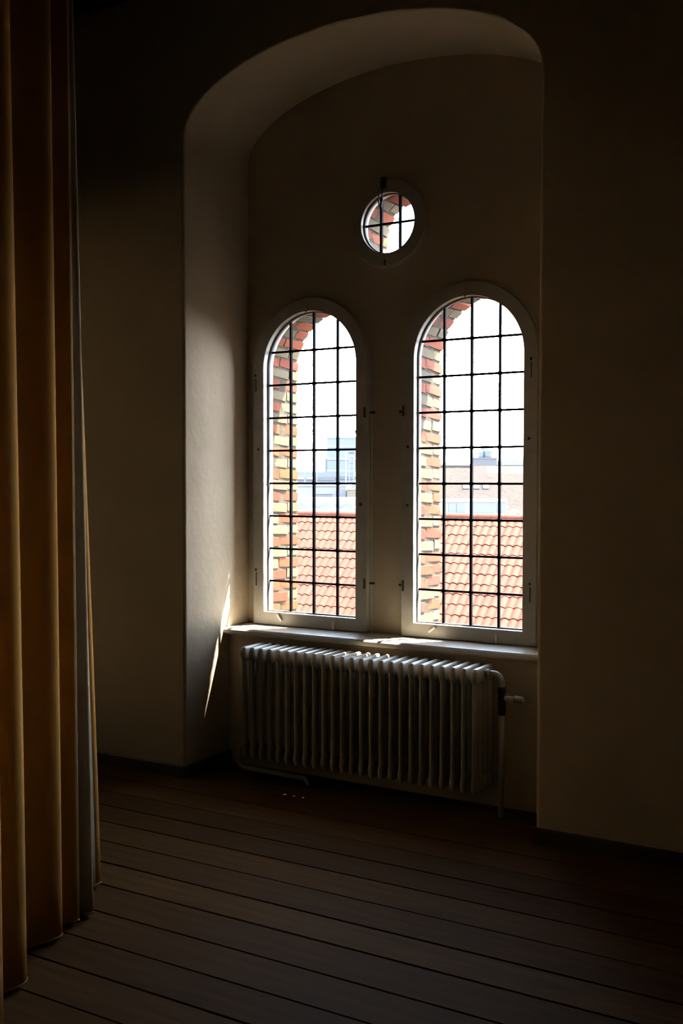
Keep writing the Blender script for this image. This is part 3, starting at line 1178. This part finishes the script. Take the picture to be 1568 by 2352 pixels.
# broad chimney stack with pots behind that roof
D = 74.0
k = D / F_PX
h = House('chimney_stack', 'broad slate-grey chimney block with pale pots beyond the brown roof', 'chimney', 1112, 1052, D, -0.06)
zt = h.ztop
h.box('stack', -0.83, 0.83, -0.6, 0.6, 0.0, zt, M['far_slate'])
h.box('cap', -0.87, 0.87, -0.64, 0.64, zt - 0.08, zt + 0.02, M['far_slate'])
for (u, r, hh) in ((-0.24, 0.26, 0.62), (0.25, 0.36, 0.78), (0.05, 0.3, 1.12)):
    v = 0.15 if hh > 1 else 0.0
    b = MB()
    b.tube([(u, v, zt), (u, v, zt + hh * 0.3), (u, v, zt + hh * 0.55), (u, v, zt + hh * 0.6), (u, v, zt + hh * 0.9), (u, v, zt + hh)], [r * 0.72, r * 0.75, r, r * 1.05, r, r * 0.72], 14)
    b.build('chimney_pot', M['far_steel'], h.root, True)

# low blue-grey roofs further off to the right
D = 92.0
k = D / F_PX
h = House('flat_roof_block', 'distant low block with a pale blue-grey metal roof', 'building', 1178, 1062, D, -0.06)
zt = h.ztop
h.box('wall', -1.4, 3.4, 0, 6, 0, zt - 0.25, M['far_slate'])
h.box('roof_edge', -1.5, 3.5, -0.2, 6.2, zt - 0.25, zt + 0.12, M['far_steel'])
h.box('penthouse', 0.2, 3.0, 1, 5, zt + 0.12, zt + 0.5, M['far_white'])
h.box('antenna', 0.05, 0.1, 1, 1.05, zt + 0.12, zt + 1.1, M['far_dark'])

# white walled annex standing right behind the pantile ridge
D = 44.0
k = D / F_PX
h = House('white_annex', 'white walled roof annex with grey panels behind the pantile ridge', 'building', 1090, 1150, D, -0.02)
zt = h.ztop
u0, u1 = -1.75, (1163 - 1090) * k
h.box('wall', u0, u1, 0.0, 2.6, 0.0, zt - 0.07, M['far_white'])
h.box('parapet', u0 - 0.06, u1 + 0.03, -0.06, 2.66, zt - 0.07, zt + 0.04, M['far_white'])
for a, b_ in ((1030, 1046), (1049, 1068), (1081, 1136), (1141, 1161)):
    h.box('grey_panel', (a - 1090) * k, (b_ - 1090) * k, -0.03, 0.0, zt - 0.50, zt - 0.12, M['far_white2'])
D = 40.0
h = House('vent_cowl', 'small white rounded vent cowl beside the white annex', 'vent', 1181, 1169, D)
zt = h.ztop
b = MB()
b.tube([(0, 0.0, 0.0), (0, 0.0, zt - 0.25), (0.0, 0.0, zt - 0.12), (0.02, 0, zt - 0.03), (0.02, 0, zt)], [0.2, 0.2, 0.19, 0.13, 0.03], 14)
b.build('cowl', M['far_white'], h.root, True)
h.box('louvre', 0.05, 0.24, -0.2, 0.2, zt - 0.20, zt - 0.12, M['far_white2'])

# pale flat building with a strip of three windows, seen through the window beside the jamb
D = 52.0
k = D / F_PX
h = House('pale_flat_house', 'pale flat-roofed house with three small windows beyond the pantile ridge', 'house', 740, 1112, D, -0.05)
zt = h.ztop
h.box('wall', -6.5, 1.18, 0, 7, 0, zt - 0.1, M['far_white2'])
h.box('roof_edge', -6.6, 1.22, -0.1, 7.1, zt - 0.1, zt, M['far_white'])
h.box('string_course', (719 - 740) * k, (763 - 740) * k, -0.06, 0, zt - 0.52, zt - 0.49, M['far_slate'])
for a, b_ in ((723, 732), (737, 747), (751, 761)):
    wn_ = h.box('window', (a - 740) * k, (b_ - 740) * k, -0.03, 0.0, zt - 0.74, zt - 0.58, M['far_window'])
    h.box('mullion', ((a + b_) / 2 - 740) * k - 0.01, ((a + b_) / 2 - 740) * k + 0.01, -0.05, -0.03, zt - 0.74, zt - 0.58, M['far_white'], wn_)
h = House('cream_stair_tower', 'small cream stair tower beside the pale flat-roofed house', 'building', 811, 1122, 51.0, -0.05)
zt = h.ztop
h.box('wall', -0.31, 0.9, 0, 2, 0, zt - 0.06, M['far_cream'])
h.box('coping', -0.34, 0.93, -0.05, 2.05, zt - 0.06, zt, M['far_white'])

# saw-tooth skylights on the roof just past the ridge
D = 41.0
k = D / F_PX
h = House('sawtooth_workshop', 'low white workshop roof with a row of pointed skylights behind the ridge', 'building', 740, 1146, D, -0.05)
zt = h.ztop
h.box('wall', -5.0, 1.6, 0, 5, 0, zt - 0.42, M['far_white'])
h.box('upstand', -5.0, 1.6, 1.6, 5, zt - 0.42, zt, M['far_white'])
for xx in (692, 750, 800):
    u = (xx - 740) * k
    w2, hh = 0.36, 0.30
    vs = [(u - w2, 0.15, zt - 0.43), (u + w2, 0.15, zt - 0.43), (u, 0.15, zt - 0.43 + hh), (u - w2, 1.5, zt - 0.43), (u + w2, 1.5, zt - 0.43), (u, 1.5, zt - 0.43 + hh)]
    h.wedge('skylight', vs, [(0, 1, 2), (3, 5, 4), (0, 2, 5, 3), (1, 4, 5, 2), (0, 3, 4, 1)], M['far_white2'])

# grey tower block and lower blocks on the skyline
D = 120.0
k = D / F_PX
h = House('grey_office_block', 'tall blue-grey office block on the hazy skyline', 'building', 788, 1003, D, -0.05)
zt = h.ztop
u0, u1 = (751 - 788) * k, (845 - 788) * k
h.box('wall', u0, u1, 0, 12, 0, zt - 0.2, M['far_grey'])
h.box('roof_edge', u0 - 0.1, u1 + 0.1, -0.1, 12.1, zt - 0.2, zt, M['far_steel'])
for q in (1026, 1054, 1081):
    z = zt - (q - 1003) * k
    h.box('floor_band', u0 - 0.05, u1 + 0.05, -0.12, 0, z - 0.12, z + 0.12, M['far_steel'])
h.box('side_wing', (744 - 788) * k, u0, 2, 11, 0, zt - (1052 - 1003) * k, M['far_grey'])
h = House('low_office_block', 'low grey block with a dark base on the skyline', 'building', 715, 1084, 105.0, -0.05)
zt = h.ztop
k = 105.0 / F_PX
h.box('wall', -8.0, 4.4, 0, 8, 0, zt, M['far_grey'])
h.box('dark_base', (720 - 715) * k, (770 - 715) * k, -0.15, 0, zt - 0.85, zt - 0.5, M['far_slate'])
h.box('dark_base', (776 - 715) * k, (818 - 715) * k, -0.15, 0, zt - 0.75, zt - 0.45, M['far_dark'])
for a in (690, 712):
    h.box('planter', (a - 715) * k - 0.35, (a - 715) * k + 0.35, -0.4, 0, zt - 0.75, zt - 0.5, M['far_white'])

# scaffold gantry in front of the office block
D = 88.0
k = D / F_PX
h = House('scaffold_tower', 'thin steel scaffold tower in front of the grey office block', 'scaffold', 806, 1038, D, -0.05)
zt = h.ztop
b1 = MB()
for u in (-0.15, 0.22):
    MB().box(u - 0.03, u + 0.03, -0.03, 0.03, 0, zt).build('post', M['far_steel'], h.root)
    MB().box(u - 0.03, u + 0.03, 0.47, 0.53, 0, zt).build('post', M['far_steel'], h.root)
z = zt - 0.5
kk = 0
while z > zt - 3.2:
    MB().tube([(-0.15, 0, z), (0.22, 0, z - 0.45)] if kk % 2 else [(0.22, 0, z), (-0.15, 0, z - 0.45)], 0.025, 6).build('brace', M['far_steel'], h.root)
    MB().box(-0.15, 0.22, -0.03, 0.5, z - 0.03, z).build('platform', M['far_dark'], h.root)
    z -= 0.45
    kk += 1
MB().box(-0.2, 0.3, -0.1, 0.6, zt - 0.15, zt).build('top_platform', M['far_dark'], h.root)
MB().tube([(0.0, 0, zt - 0.3), (0.9, 0, zt - 0.95)], 0.04, 6).build('stair_rail', M['far_white'], h.root)
MB().tube([(0.2, 0, zt - 1.9), (0.9, 0, zt - 2.25)], 0.04, 6).build('stair_rail', M['far_white'], h.root)
h = House('flag_pole', 'slender white mast beside the scaffold tower', 'pole', 794, 1040, 85.0)
MB().tube([(0, 0, 0), (0, 0, h.ztop)], [0.06, 0.04], 8).build('mast', M['far_white'], h.root, True)
h = House('roof_mast', 'thin grey antenna mast with cross arms on the skyline', 'antenna', 700, 1046, 100.0)
zt = h.ztop
k = 100.0 / F_PX
h.box('mast', -0.05, 0.05, -0.05, 0.05, 0, zt, M['far_steel'])
for dz, w2 in ((0.2, 0.5), (0.62, 0.75), (1.1, 0.4)):
    h.box('cross_arm', -w2, w2, -0.03, 0.03, zt - dz - 0.03, zt - dz + 0.03, M['far_steel'])
h = House('roof_mast', 'shorter antenna mast next to the grey office block', 'antenna', 727, 1036, 100.0)
zt = h.ztop
h.box('mast', -0.04, 0.04, -0.05, 0.05, 0, zt, M['far_steel'])
for dz, w2 in ((0.45, 0.3), (0.9, 0.45)):
    h.box('cross_arm', -w2, w2, -0.03, 0.03, zt - dz - 0.02, zt - dz + 0.02, M['far_steel'])
